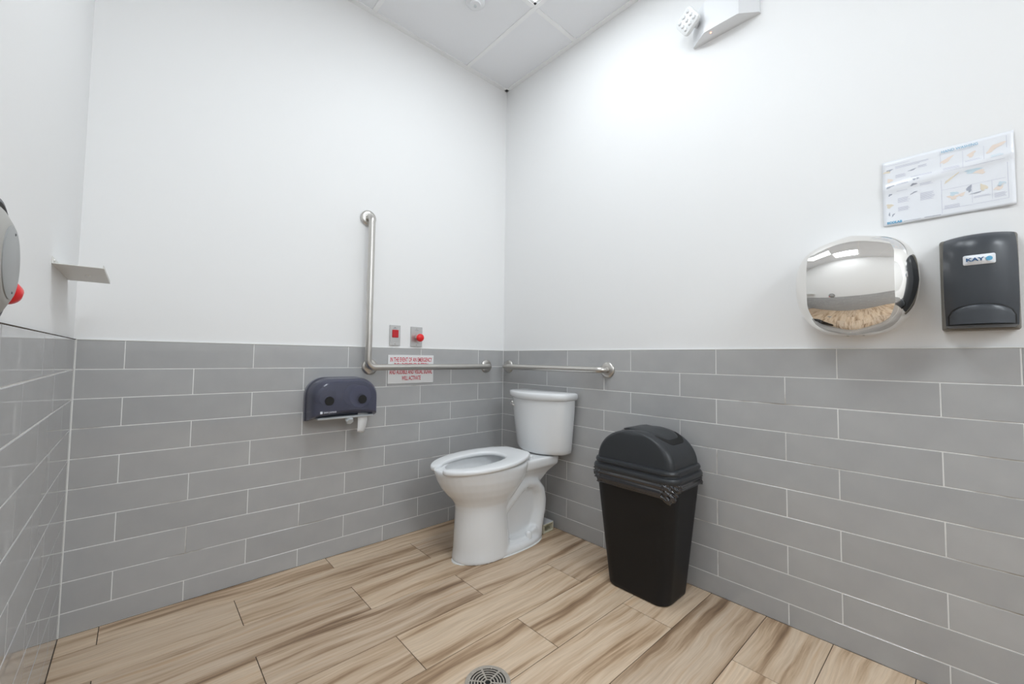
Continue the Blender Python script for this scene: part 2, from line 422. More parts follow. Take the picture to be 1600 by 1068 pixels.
# deck under the tank
def drect(t0, t1, hs, z, r=.03): return [P((t0 + t1) / 2 + x, y, z) for x, y in rrect((t1 - t0) / 2, hs, r)]
loft(bm, [drect(.12, .34, .055, .30), drect(.09, .38, .075, .345), drect(.065, .40, .100, .375), drect(.055, .40, .118, .392), drect(.05, .40, .120, .428), drect(.055, .40, .115, .436)])
# trapway: fat S-shaped tube flattened sideways
path = [(.50, .165), (.44, .20), (.38, .245), (.32, .29), (.255, .310), (.190, .296), (.150, .25), (.140, .20), (.143, .15), (.158, .10), (.170, .05), (.175, .01)]
rad = [.055, .055, .052, .048, .045, .043, .043, .043, .043, .045, .050, .055]
rings = []
for i, (a, z) in enumerate(path):
    p0 = Vector(path[max(i - 1, 0)]); p1 = Vector(path[min(i + 1, len(path) - 1)]); d = (p1 - p0).normalized(); nr = Vector((-d.y, d.x))
    rings.append([P(a + nr.x * rad[i] * math.cos(q), (.086 + (.010 if i < 4 else 0)) * math.sin(q), z + nr.y * rad[i] * math.cos(q)) for q in [2 * PI * k / 20 for k in range(20)]])
loft(bm, rings)
# recessed web between column and trapway
loft(bm, [[P(a, s, z) for a, z in ((.17, .01), (.46, .01), (.46, .25), (.34, .29), (.20, .27), (.16, .2))] for s in (-.042, .042)])
# floor flange
loft(bm, [egg(.125, .662, .118, .0, er=2.6), egg(.125, .662, .118, .020, er=2.6), egg(.135, .655, .106, .036, er=2.6)])
# sloping foot either side of the bolts
loft(bm, [[P(a, s, z) for a, z in ((.17, .02), (.44, .02), (.44, .06), (.36, .045), (.28, .045), (.20, .075))] for s in (-.085, .085)])
bmesh.ops.recalc_face_normals(bm, faces=bm.faces[:])
me = bpy.data.meshes.new('bowl_raw'); bm.to_mesh(me); bm.free()
ro = bpy.data.objects.new('bowl_raw', me); COL.objects.link(ro)
bmc = nb()
loft(bmc, [egg(.45, .55, .03, .215), egg(.42, .59, .055, .25), egg(.38, .640, .088, .30), egg(.345, .690, .113, .36), egg(.33, .710, .127, .41), egg(.33, .710, .127, .47)])
bmesh.ops.recalc_face_normals(bmc, faces=bmc.faces[:])
mc = bpy.data.meshes.new('cavity'); bmc.to_mesh(mc); bmc.free(); co = bpy.data.objects.new('cavity', mc); COL.objects.link(co)
rm = ro.modifiers.new('r', 'REMESH'); rm.mode = 'VOXEL'; rm.voxel_size = 0.005
bo = ro.modifiers.new('b', 'BOOLEAN'); bo.operation = 'DIFFERENCE'; bo.object = co; bo.solver = 'EXACT'
rm2 = ro.modifiers.new('r2', 'REMESH'); rm2.mode = 'VOXEL'; rm2.voxel_size = 0.0045
sm = ro.modifiers.new('s', 'SMOOTH'); sm.iterations = 5; sm.factor = 0.5
dg = bpy.context.evaluated_depsgraph_get(); me = bpy.data.meshes.new_from_object(ro.evaluated_get(dg)); me.name = 'bowl'
bpy.data.objects.remove(ro, do_unlink=True); bpy.data.objects.remove(co, do_unlink=True)
for v in me.vertices:
    if v.co.z < 0.0015: v.co.z = 0.0005
link('bowl', me, MT['porcelain'], toilet, True)
# white sealant bead at the foot
bm = nb(); loft(bm, [egg(.121, .671, .124, .0004, er=2.6), egg(.124, .668, .121, .0035, er=2.6)]); obj('sealant_bead', bm, MT['caulk'], toilet)
# tank
def tank_ring(hw, tside, tc, z, back=.028, r=.018):
    pts = []
    cf = 8
    pts += [(back, -hw + r * .5), (back, hw - r * .5), (back + r * .5, hw)]
    pts += [(tside - r, hw), (tside, hw - r * .35)]
    for k in range(1, cf * 2):
        s = hw - r * .6 - (2 * hw - r * 1.2) * k / (cf * 2); pts.append((tside + (tc - tside) * (1 - (s / hw) ** 2), s))
    pts += [(tside, -hw + r * .35), (tside - r, -hw), (back + r * .5, -hw)]
    return [P(a, s, z) for a, s in pts]
TS = 0.003
bm = nb()
loft(bm, [tank_ring(.148, .075, .155, .438), tank_ring(.170, .094, .170, .443), tank_ring(.180, .102, .178, .452), tank_ring(.184, .106, .182, .47), tank_ring(.191, .113, .190, .54), tank_ring(.199, .121, .198, .62), tank_ring(.205, .127, .204, .70), tank_ring(.206, .128, .206, .742)])
obj('tank', bm, MT['porcelain'], toilet, auto=50)
bm = nb()
loft(bm, [tank_ring(.208, .132, .212, .738, .022), tank_ring(.216, .139, .218, .744, .020), tank_ring(.219, .142, .221, .754, .020), tank_ring(.219, .142, .221, .768, .020), tank_ring(.216, .139, .218, .774, .022), tank_ring(.206, .130, .208, .7775, .030)])
obj('tank_lid', bm, MT['porcelain'], toilet, auto=60)
lev = nb(); lathe(lev, [(.013, 0), (.013, .006), (.010, .010), (.007, .016), (.004, .018)], P(.128, .192, .700), (-1, .5, 0), 20)
lv = obj('flush_lever', lev, MT['chrome'], toilet, auto=40)
bm = nb(); tube(bm, [P(.142, .196, .702), P(.152, .185, .699), P(.166, .160, .695), P(.178, .130, .692)], [.006, .0065, .006, .005], 10); obj('lever_arm', bm, MT['chrome'], lv, True)
# open-front seat: swept rounded section
def seat_pt(a, tr, tf, w, tc, er, ef):
    c, s = -math.cos(a), math.sin(a); e = ef if c > 0 else er
    ct = math.copysign(abs(c) ** (2 / e), c); st = math.copysign(abs(s) ** (2 / e), s)
    return Vector((tc + ct * ((tf - tc) if c > 0 else (tc - tr)), w * st))
rings = []
NS = 84
def zt(t_): return .4435 + (.77 - t_) * .042
def polyline(pts, sub=8):
    """Catmull-Rom through (t, w) points"""
    P_ = [Vector(p) for p in pts]; P_ = [P_[0] * 2 - P_[1]] + P_ + [P_[-1] * 2 - P_[-2]]; out = []
    for i in range(1, len(P_) - 2):
        for k in range(sub):
            f = k / sub; a, b, c, d = P_[i - 1:i + 3]
            out.append(.5 * ((2 * b) + (c - a) * f + (2 * a - 5 * b + 4 * c - d) * f * f + (3 * b - a - 3 * c + d) * f ** 3))
    return out + [P_[-2]]
def resample(pl, n):
    L = [0]
    for a, b in zip(pl[:-1], pl[1:]): L.append(L[-1] + (b - a).length)
    out = []; j = 0
    for k in range(n + 1):
        t_ = L[-1] * k / n
        while j < len(L) - 2 and L[j + 1] < t_: j += 1
        out.append(pl[j].lerp(pl[j + 1], (t_ - L[j]) / max(L[j + 1] - L[j], 1e-9)))
    return out
outer = resample(polyline([(.255, 0), (.255, .055), (.259, .080), (.272, .102), (.32, .137), (.40, .172), (.48, .188), (.57, .185), (.64, .167), (.70, .138), (.745, .098), (.766, .062), (.774, .036)]), NS // 2)
inner = resample(polyline([(.392, 0), (.396, .035), (.412, .066), (.45, .092), (.52, .106), (.60, .102), (.66, .084), (.70, .060), (.722, .038)]), NS // 2)
flip = lambda pl: [Vector((p.x, -p.y)) for p in pl[:0:-1]]
outer = flip(outer) + outer; inner = flip(inner) + inner
for k in range(NS + 1):
    po = outer[k]; pi_ = inner[k]
    # ends: squeeze the section to round the tips
    e = min(k, NS - k); sq = {0: .55, 1: .88}.get(e, 1.0)
    mid = (po + pi_) / 2; po2 = mid + (po - mid) * sq; pi2 = mid + (pi_ - mid) * sq
    d = po2 - pi2
    sec = [(0.0, .3), (0.0, .7), (.04, .95), (.12, 1.0), (.5, 1.06), (.88, 1.0), (.96, .93), (1.0, .65), (1.0, .3), (.95, .05), (.5, 0.0), (.06, .05)]
    rings.append([P(*(pi2 + d * u), zt((pi2 + d * u).x) + (h - .5) * .022 * (sq * .3 + .7)) for u, h in sec])
bm = nb(); loft(bm, rings); so = obj('seat', bm, MT['seat'], toilet, auto=70)
for s in (-.078, .078):
    bm = nb(); lathe(bm, [(.016, 0), (.016, .016), (.011, .020)], P(.250, s, .434), (0, 0, 1), 16); obj('hinge', bm, MT['seat'], toilet, auto=40)
for s in (-.075, .075):
    bm = nb(); lathe(bm, [(.017, 0), (.0155, .022), (.013, .030), (.007, .034)], P(.262, s * 1.0 - (.012 if s < 0 else -.012), .034), (0, 0, 1), 20); obj('bolt_cap', bm, MT['porcelain'], toilet, auto=50)
# water in the bowl
bm = nb(); loft(bm, [egg(.42, .592, .056, .258), egg(.418, .594, .058, .261)]); obj('water', bm, mat('bowl_water', (0.75, 0.8, 0.82, 1), 0.02), toilet)

# ---------------------------------------------------------------- cream hollow block behind the toilet
t = thing('plastic_block', 'small white hollow plastic block on floor between toilet and wall', 'block', (-0.075, -0.447, 0))
bm = nb()
for lo, hi in (((-.042, -.045, .0), (.042, .055, .006)), ((-.042, -.045, .042), (.042, .055, .048)), ((-.042, -.045, .006), (-.036, .055, .042)), ((.036, -.045, .006), (.042, .055, .042))): box(bm, lo, hi, .0008)
obj('shell', bm, MT['cream'], t)
obj('top_sheet', boxm((-.042, -.043, .048), (.042, .055, .0495)), MT['whitep'], t)
obj('inner_rib', boxm((-.036, -.02, .022), (.036, .05, .025)), MT['cream'], t)
t.rotation_euler = (0, 0, 0.06)

# ---------------------------------------------------------------- waste bin
BX, BY = -0.160, -1.144
bin_ = thing('waste_bin', 'tall black plastic waste bin with domed swing lid against tiled wall', 'waste bin', (BX, BY, 0))
def brr(hx, hy, r, z, n=8): return [(x, y, z) for x, y in rrect(hx, hy, r, n)]
bm = nb()
loft(bm, [brr(.097, .134, .048, .001), brr(.102, .139, .050, .006), brr(.104, .141, .051, .02), brr(.134, .189, .058, .485), brr(.136, .191, .058, .49)])
obj('body', bm, MT['binp'], bin_, auto=40)
bm = nb()
loft(bm, [brr(.132, .188, .056, .487), brr(.140, .197, .060, .488), brr(.1435, .2005, .062, .494), brr(.1435, .2005, .062, .502), brr(.140, .197, .060, .509), brr(.133, .190, .057, .512),
          brr(.132, .189, .056, .518), brr(.136, .193, .058, .521), brr(.137, .194, .058, .527), brr(.134, .191, .057, .535), brr(.127, .184, .054, .538), brr(.122, .178, .05, .5385)])
obj('lid_rim', bm, MT['binlid'], bin_, auto=35)
# dome: half-ellipse arch across y, flat end facing the room
HD, WD, XD = .132, .178, .122
rings = []
for k in range(22):
    f = math.sin(PI / 2 * k / 21); wy = WD * max(1 - f ** 2.15, 0) ** (1 / 2.15)
    q = min(1, (1 - f) / .12); dx = XD - .016 * (1 - math.sqrt(max(0, 1 - (1 - q) ** 2))) - .012 * f
    rings.append(brr(dx, max(wy, .012), min(.03, max(wy * .6, .006)), .536 + HD * f, 8))
bm = nb(); loft(bm, rings); dome = obj('dome_lid', bm, MT['binlid'], bin_, auto=60)
def arch(y0, off):
    f = max(1 - abs(y0 / WD) ** 2.15, 0) ** (1 / 2.15); return .536 + HD * f + off
def patch(cx, cy, hx_, hy_, r, off0, off1, tilt=0.0, nr=6):
    rings = []
    for sc, of in [(1.0, off0), (1.0, off1 - .002), (.97, off1)] + [(s_, off1) for s_ in (.75, .5, .25, .02)]:
        rings.append([(cx + x * sc, cy + y * sc, arch(cy + y * sc, of) + tilt * (y * sc)) for x, y in rrect(hx_, hy_, r, 8)])
    b = nb(); loft(b, rings); return b
obj('lid_gap_shade', patch(.008, -.020, .086, .122, .052, -.004, .0012), MT['gap'], dome, True)  # near-black patch laid on the dome, paints in the shade around the flap
obj('swing_flap', patch(.008, -.014, .074, .106, .046, .0008, .0050, tilt=.035), MT['binlid'], dome, auto=50)

# bin bag: crumpled film folded over the bin's edge
rings = []; base = rrect(.1370, .1920, .058, 34); n = len(base)
def bag_len(ang): return .050 + .022 * math.sin(ang * 2.0 + 0.8) + .010 * math.sin(ang * 5 + 1)
for k in range(25):
    ring = []
    for i, (x, y) in enumerate(base):
        ang = 2 * PI * i / n; L = bag_len(ang); f = k / 24; z = .4905 - L * f
        nv = Vector((x, y, 0)).normalized()
        # diagonal sharp folds running round the rim
        run = ang * .16
        q = Vector((math.cos(ang) * 3.2 + z * 30, math.sin(ang) * 3.2 - z * 22, z * 34))
        w = (1 - abs(noise.noise(q)) * 3.2) + .7 * (1 - abs(noise.noise(q * 2.1 + Vector((5, 1, 2)))) * 3.2) + .35 * noise.noise(q * 5)
        shrink = 1 - (.4905 - z) * .36
        amp = .0058 * min(1, f * 6)
        p = Vector((x * shrink, y * shrink, 0)) + nv * (.0012 + max(0, amp * (w + .55)))
        ring.append((p.x, p.y, z))
    rings.append(ring)
bm = nb(); loft(bm, rings, False, False)
bo_ = obj('bin_bag', bm, MT['bag'], None, True, loc=(BX, BY, 0))
tag(bo_, 'crumpled shiny black bin bag folded over the rim of the waste bin', 'bin bag')

# ---------------------------------------------------------------- grab bars
def flange(parent, c, axis, r=.041):
    b = nb(); lathe(b, [(r, 0), (r, .003), (r - .003, .008), (r - .012, .011), (.019, .013)], c, axis, 36)
    return obj('flange', b, MT['steel'], parent, auto=45)
RB = .0165
gb = thing('l_shaped_grab_bar', 'L-shaped stainless grab bar on the wall above toilet roll dispenser', 'grab bar', (-0.945, 0, 0.909))
X0 = gb.location
pts = [(0, -.002, .776), (0, -.055, .776), (0, -.055, 0), (.8, -.055, 0), (.8, -.002, 0)]
bm = nb(); tube(bm, fillet_path(pts[:2] + [pts[2]] + pts[3:], .036, 8), RB, 20); obj('bar', bm, MT['steel'], gb, True)
flange(gb, (.002, 0, .776), (0, -1, 0)); flange(gb, (.8, 0, .001), (0, -1, 0))
flange(gb, (.030, 0, .002), (0, -1, 0))
bm = nb(); tube(bm, [(.028, -.008, .004), (.014, -.052, .012)], RB * .95, 16); obj('corner_post', bm, MT['steel'], gb, True)
gb = thing('straight_grab_bar', 'straight stainless grab bar on the wall above the toilet tank', 'grab bar', (0, -0.058, 0.909))
pts = [(-.002, 0, 0), (-.055, 0, 0), (-.055, -.775, 0), (-.002, -.775, 0)]
bm = nb(); tube(bm, fillet_path(pts, .036, 8), RB, 20); obj('bar', bm, MT['steel'], gb, True)
flange(gb, (0, 0, 0), (-1, 0, 0)); flange(gb, (0, -.775, 0), (-1, 0, 0))

# ---------------------------------------------------------------- emergency plates
def call_plate(name, label, cat, x0, x1, z0, z1):
    t = thing(name, label, cat, ((x0 + x1) / 2, 0.006, (z0 + z1) / 2)); hw = (x1 - x0) / 2; hh = (z1 - z0) / 2
    obj('face_plate', boxm((-hw, -.0085, -hh), (hw, 0, hh), .0015), MT['plate'], t)
    for z in (-hh + .010, hh - .010):
        b = nb(); lathe(b, [(.0035, 0), (.003, .0015), (.001, .002)], (0, -.0085, z), (0, -1, 0), 12); obj('screw', b, MT['steel'], t, True)
    return t
t = call_plate('indicator_plate', 'small steel wall plate with square red indicator, left of two', 'wall plate', -.808, -.746, 1.025, 1.135)
obj('red_lens', boxm((-.018, -.013, -.012), (.018, -.008, .030), .002), MT['redpanel'], t)
text_mesh('lettering', 'ASSIST', .010, MT['ink'], t, (0, -.0087, .038), (1, 0, 0), (0, 0, 1), .9)
t = call_plate('emergency_button', 'steel wall plate with round red mushroom push button', 'button', -.683, -.6115, 1.022, 1.133)
b = nb(); lathe(b, [(.009, 0), (.009, .022), (.0105, .022)], (.004, -.0085, -.006), (0, -1, 0), 20); obj('stem', b, MT['steel'], t, auto=40)
b = nb(); lathe(b, [(.016, 0), (.021, .004), (.0225, .010), (.021, .017), (.015, .023), (.006, .026)], (.004, -.030, -.006), (0, -1, 0), 28); obj('push_button', b, MT['red'], t, True)
text_mesh('lettering', 'PUSH', .010, MT['ink'], t, (0, -.0087, .036), (1, 0, 0), (0, 0, 1), .9)

# ---------------------------------------------------------------- emergency sign
t = thing('emergency_sign', 'white sign with red capital lettering behind the horizontal grab bar', 'sign', (-.6757, -.001, .8965))
obj('sign_plate', boxm((-.1395, -.0035, -.0778), (.1395, 0, .0778), .0008), MT['sign'], t)
for s, z in (('IN THE EVENT OF AN EMERGENCY', .051), ('PUSH EMERGENCY BUTTON', .021), ('AND AUDIBLE AND VISUAL SIGNAL', -.016), ('WILL ACTIVATE', -.050)):
    tm = text_mesh('lettering', s, .033, MT['signred'], t, (0, -.0036, z), (1, 0, 0), (0, 0, 1), 1.0, bold=.0007)
    w = max(v.co.x for v in tm.data.vertices) - min(v.co.x for v in tm.data.vertices)
    tgt = {'I': .256, 'P': .208, 'A': .262, 'W': .116}[s[0]]
    for v in tm.data.vertices: v.co.x *= tgt / w

# ---------------------------------------------------------------- toilet roll dispenser
t = thing('toilet_roll_dispenser', 'smoky blue double toilet roll dispenser on the tiled wall', 'dispenser', (-1.070, -.001, .760))
def disp_outline(hw, z0, z1, d, n=10):
    """arched box outline in x-z at depth d: big rounded shoulders, straight bottom"""
    out = [(-hw, -d, z0), (-hw * 1.0, -d, z0 + .03)]
    r = .085
    for k in range(n + 1):
        a = PI - PI / 2 * k / n; out.append((-hw + r + r * math.cos(a), -d, z1 - r + r * math.sin(a)))
    for k in range(n + 1):
        a = PI / 2 - PI / 2 * k / n; out.append((hw - r + r * math.cos(a), -d, z1 - r + r * math.sin(a)))
    out += [(hw, -d, z0 + .03), (hw, -d, z0)]
    # curved bottom
    for k in range(1, 8):
        f = k / 8; out.append((hw - 2 * hw * f, -d, z0 + .012 * math.sin(PI * f)))
    return out
bm = nb(); loft(bm, [disp_outline(.156, -.098, .103, 0), disp_outline(.156, -.098, .103, .014)]); obj('back_plate', bm, MT['smokerim'], t)
bm = nb()
rr = [disp_outline(.153, -.098, .101, .014), disp_outline(.152, -.094, .101, .050), disp_outline(.151, -.080, .099, .095), disp_outline(.148, -.072, .095, .115), disp_outline(.141, -.066, .088, .127), disp_outline(.130, -.058, .078, .132)]
loft(bm, rr, False, True); cover = obj('cover', bm, MT['smoke'], t, auto=30)
so_ = cover.modifiers.new('thickness', 'SOLIDIFY'); so_.thickness = .0025; so_.offset = -1
for i, x in enumerate((-.084, .068)):
    b = nb(); R0 = .052 if i else .036
    lathe(b, [(R0, .030), (R0, .112)], (x, 0, .012), (0, -1, 0), 36); roll = obj('paper_roll', b, MT['paper'] if i else MT['smokeback'], t, auto=40)
    b = nb(); lathe(b, [(.019, .108), (.019, .124)], (x, 0, .006), (0, -1, 0), 24); obj('spindle', b, MT['smokeback'], roll, auto=40)
    b = nb(); lathe(b, [(.0205, 0), (.020, .0015), (.0, .0016)], (x + .002, -.1322, -.001), (0, -1, 0), 28, True, False); obj('sight_hole', b, MT['gap'], t)
obj('bottom_tray', boxm((-.125, -.112, -.088), (.135, -.016, -.078), .003), MT['greyknob'], t)
b = nb(); lathe(b, [(.017, 0), (.019, .004), (.019, .020), (.015, .026)], (.022, -.088, -.092), (0, -.8, -.5), 6); obj('knob', b, MT['greyknob'], t, auto=50)
bm = nb(); rings = []
for k in range(9):
    f = k / 8; rings.append([(.064 - .004 * f, -.094 - .010 * math.sin(f * 2) - .0006, -.070 - .088 * f), (.112 - .018 * f * f, -.096 - .004 * math.sin(f * 3), -.070 - .098 * f)])
loft(bm, rings, False, False, closed=False); tp = obj('hanging_tissue', bm, MT['paper'], t, True)
tp.modifiers.new('thickness', 'SOLIDIFY').thickness = .0008
text_mesh('lettering', 'SAN JAMAR', .0115, MT['white_letter'], t, (-.078, -.1215 - .0115, -.052), (1, 0, 0), (0, 0, 1), .95)
obj('logo', boxm((-.121, -.1338, -.057), (-.111, -.1325, -.046)), MT['white_letter'], t)

# ---------------------------------------------------------------- hand dryer
t = thing('hand_dryer', 'polished chrome hand dryer on white wall left of black dispenser', 'hand dryer', (0.006, -1.844, 1.216))
HH = .163
def dryer_w(v): return .158 * (1 - abs(v) ** 3.0) ** (1 / 2.6) * (1.0 - .10 * (-v if v < 0 else 0) - .02 * max(v, 0))
CR = .109
us = [-1, -.97, -.9, -.8, -.7]
def depth(y, v, w):
    cr = min(CR, w * .74)
    A = .048 + .118 * max(0, 1 - abs(v * .95) ** 2.6 - .10 * min(1, abs(y) / cr) ** 2.5 * (.35 + abs(v))) ** (1 / 2.0)
    if abs(y) <= cr: return A + .010 * (1 - (y / cr) ** 2)
    q = (abs(y) - cr) / max(w - cr, 1e-4)
    return .050 + (A - .050) * (1 - .46 * q - .20 * q ** 5)
bm = nb(); NV = 40; grid = []
for j in range(NV + 1):
    v = math.sin(PI / 2 * (-1 + 2 * j / NV)) * .9995; w = max(dryer_w(v), .02); cr = min(CR, w * .74); row = []
    ys = [-w + (w - cr) * (1 - math.cos(PI / 2 * k / 8)) for k in range(8)] + [-cr + 2 * cr * k / 14 for k in range(15)] + [cr + (w - cr) * math.sin(PI / 2 * k / 8) for k in range(1, 9)]
    for y in ys: row.append(bm.verts.new((-depth(y, v, w), y, v * HH)))
    grid.append(row)
for a, b_ in zip(grid[:-1], grid[1:]):
    for i in range(len(a) - 1): bm.faces.new((a[i], a[i + 1], b_[i + 1], b_[i]))
# skirt back to the wall
rim = grid[0] + [r[-1] for r in grid[1:]] + grid[-1][-2::-1] + [r[0] for r in grid[-2:0:-1]]
back = [bm.verts.new((0, v.co.y * .985, v.co.z * .985)) for v in rim]; midr = [bm.verts.new((-.022, v.co.y * 1.0, v.co.z * 1.0)) for v in rim]
nn = len(rim)
for i in range(nn):
    j = (i + 1) % nn; bm.faces.new((rim[i], rim[j], midr[j], midr[i])); bm.faces.new((midr[i], midr[j], back[j], back[i]))
bm.faces.new(back)
for e in bm.edges:
    if abs(abs(e.verts[0].co.y) - abs(e.verts[1].co.y)) < .004 and all(r_[0].co.z is not None for r_ in grid[:1]): pass
obj('housing', bm, MT['chrome'], t, auto=22)
for z in (-.02,):
    b = nb(); lathe(b, [(.004, 0), (.003, .003)], (-.025, -.150, z), (0, -1, 0), 12); obj('side_screw', b, MT['gap'], t)
bm = nb(); lathe(bm, [(.030, 0), (.030, .010), (.024, .012), (.022, .004)], (-.085, 0, -.128), (0, 0, -1), 24); obj('air_outlet', bm, MT['gap'], t, auto=40)

# ---------------------------------------------------------------- soap dispenser
t = thing('soap_dispenser', 'black wall soap dispenser with small white badge beside chrome dryer', 'soap dispenser', (0.006, -2.121, 1.2))
obj('back_plate', boxm((-.030, -.074, -.139), (0, .078, .134), .008, 3), MT['soapback'], t)
def soap_ring(z, hw, d, n=14):
    out = [(-.028, hw)]
    for k in range(n + 1):
        y = hw - 2 * hw * k / n; out.append((-(d - (.034) * abs(y / hw) ** 2.2), y))
    out.append((-.028, -hw)); return [(x, y, z) for x, y in out]
bm = nb()
loft(bm, [soap_ring(-.132, .062, .088), soap_ring(-.126, .068, .100), soap_ring(-.06, .070, .112), soap_ring(.02, .070, .116), soap_ring(.085, .069, .114), soap_ring(.110, .068, .108), soap_ring(.126, .066, .094), soap_ring(.133, .062, .070)])
cov = obj('cover', bm, MT['soap'], t, auto=35)
# push bar with arched top
def bar_pt(y, z, off):
    return (-(.111 - .034 * abs(y / .070) ** 2.2 + off), y, z)
def arch_patch(hw, z0, zs, rise, off0, off1):
    b = nb(); N = 20; r0 = []; 
    top = [(-hw + 2 * hw * k / N, zs + rise * math.sqrt(max(0, 1 - ((-1 + 2 * k / N)) ** 2)) ) for k in range(N + 1)]
    bot = [(y, z0) for y, _ in top]
    f = [[b.verts.new(bar_pt(y, z0 + (z - z0) * g, off1)) for g in (0, .33, .66, .93)] + [b.verts.new(bar_pt(y, z, off1 - .003)), b.verts.new(bar_pt(y, z, off0))] for y, z in top]
    for p, q in zip(f[:-1], f[1:]):
        for i in range(5): b.faces.new((p[i], q[i], q[i + 1], p[i + 1]))
    return b
obj('bar_gap', arch_patch(.0635, -.127, -.100, .034, -.01, .0012), MT['gap'], cov, True)
obj('push_bar', arch_patch(.0600, -.124, -.101, .030, -.01, .006), MT['soap'], cov, True)
bl = nb()
rings = [[(-.1185 + .034 * abs((y - .0) / .070) ** 2.2 - o_, y, .052 + z) for y, z in rrect(.0300 * s_, .0135 * s_, .004, 4)] for s_, o_ in ((1, -.004), (1, .0008), (.02, .0008))]
loft(bl, rings); badge = obj('badge', bl, MT['sheet'], cov, True)
text_mesh('lettering', 'KAY', .0125, MT['navy'], badge, (-.1196, .0080, .052), (0, -1, 0), (0, 0, 1), 1.4, bold=.0004)
bm = nb(); lathe(bm, [(.0062, 0), (.0062, .0006)], (-.1180, -.0185, .052), (-1, -.08, 0), 16); obj('logo_dot', bm, MT['blue'], badge)

# ---------------------------------------------------------------- hand washing sheet
PY, PZ = -1.917, 1.627
t = thing('hand_washing_sheet', 'laminated hand washing instruction sheet taped above dryer and soap', 'poster', (0.005, -2.057, 1.5205))
def pw(y, z):      # gentle wave of the sheet off the wall
    return -.0025 - .0045 * math.exp(-((z - .028 + .10 * (y)) / .012) ** 2) - .001 * abs(y / .14) ** 3 - .0012 * math.sin(y * 30)
bm = nb(); NX, NZ = 28, 24; g_ = []
for i in range(NX + 1):
    g_.append([bm.verts.new((pw(.14 - .28 * i / NX, -.1065 + .213 * j / NZ), .14 - .28 * i / NX, -.1065 + .213 * j / NZ)) for j in range(NZ + 1)])
for i in range(NX):
    for j in range(NZ): bm.faces.new((g_[i][j], g_[i + 1][j], g_[i + 1][j + 1], g_[i][j + 1]))
sh = obj('sheet', bm, MT['sheet'], t, True); sh.modifiers.new('thickness', 'SOLIDIFY').thickness = .0006
def strip(b, u0, v0, u1, v1, nseg=4):
    """u from the left edge, v down from the top, metres on the sheet; a flat printed patch"""
    prev = None
    for k in range(nseg + 1):
        u = u0 + (u1 - u0) * k / nseg; y = .14 - u
        a = b.verts.new((pw(y, .1065 - v0) - .0009, y, .1065 - v0)); c = b.verts.new((pw(y, .1065 - v1) - .0009, y, .1065 - v1))
        if prev: b.faces.new((prev[0], a, c, prev[1]))
        prev = (a, c)
def blob(b, u, v, ru, rv, rot=0, seed=0):
    n = 12; c = b.verts.new((pw(.14 - u, .1065 - v) - .001, .14 - u, .1065 - v)); vs = []
    for k in range(n):
        a = 2 * PI * k / n; q = 1 + .28 * math.sin(3 * a + seed) + .15 * math.sin(5 * a + seed * 2)
        x = ru * q * math.cos(a); y = rv * q * math.sin(a); x, y = x * math.cos(rot) - y * math.sin(rot), x * math.sin(rot) + y * math.cos(rot)
        vs.append(b.verts.new((pw(.14 - u - x, .1065 - v + y) - .001, .14 - u - x, .1065 - v + y)))
    for k in range(n): b.faces.new((c, vs[k], vs[(k + 1) % n]))
def lines(b, u0, u1, v0, n, dv, seed=1, h=.0011):
    rn = random.Random(seed)
    for i in range(n): strip(b, u0, v0 + i * dv, u0 + (u1 - u0) * rn.uniform(.72, 1), v0 + i * dv + h)
tx = nb()
lines(tx, .010, .085, .014, 1, .004, 1, .0009)
lines(tx, .032, .110, .022, 3, .0028, 2)
lines(tx, .032, .060, .050, 4, .0028, 3); lines(tx, .085, .110, .036, 3, .0028, 4)
lines(tx, .034, .064, .080, 2, .0028, 5); lines(tx, .068, .118, .066, 2, .0026, 6)
lines(tx, .088, .120, .095, 3, .0028, 7); lines(tx, .034, .066, .104, 1, .0028, 8)
lines(tx, .036, .066, .128, 6, .0028, 9); lines(tx, .088, .122, .126, 9, .0028, 10)
lines(tx, .036, .064, .158, 5, .0028, 11)
lines(tx, .140, .178, .064, 3, .0028, 12); lines(tx, .186, .222, .056, 2, .0028, 13)
lines(tx, .140, .178, .180, 4, .0028, 16)
lines(tx, .200, .235, .168, 2, .003, 17); lines(tx, .240, .266, .170, 5, .0028, 18)
obj('printed_lines', tx, MT['inkgrey'], sh)
fr = nb()
strip(fr, .1345, .010, .1353, .204, 1); strip(fr, .266, .010, .2668, .190, 8); strip(fr, .1353, .190, .2668, .1908, 8)
strip(fr, .1353, .130, .262, .1307, 8); strip(fr, .1353, .075, .262, .0757, 8); strip(fr, .181, .024, .1816, .075, 1); strip(fr, .223, .024, .2236, .075, 1); strip(fr, .197, .131, .1976, .185, 1); strip(fr, .236, .131, .2366, .185, 1)
obj('printed_frames', fr, MT['inkgrey'], sh)
sk = nb()
for u, v, a, b_, r, s in ((.148, .040, .015, .0055, .6, 1), (.199, .040, .010, .006, .9, 2), (.245, .036, .021, .0065, .55, 3), (.214, .098, .012, .006, -.3, 4), (.158, .158, .011, .006, -.4, 5), (.176, .155, .008, .005, .3, 6), (.250, .155, .011, .006, .7, 7), (.018, .064, .007, .006, 0, 8)):
    blob(sk, u, v, a, b_, r, s)
obj('hand_drawings', sk, MT['skin'], sh)
sk = nb()
for u, v, a, b_, r, s in ((.016, .148, .008, .007, 0, 1), (.012, .034, .009, .004, 0, 4), (.155, .100, .020, .0025, .7, 2), (.220, .146, .007, .010, .4, 3)): blob(sk, u, v, a, b_, r, s)
obj('buff_drawings', sk, MT['tan'], sh)
sk = nb()
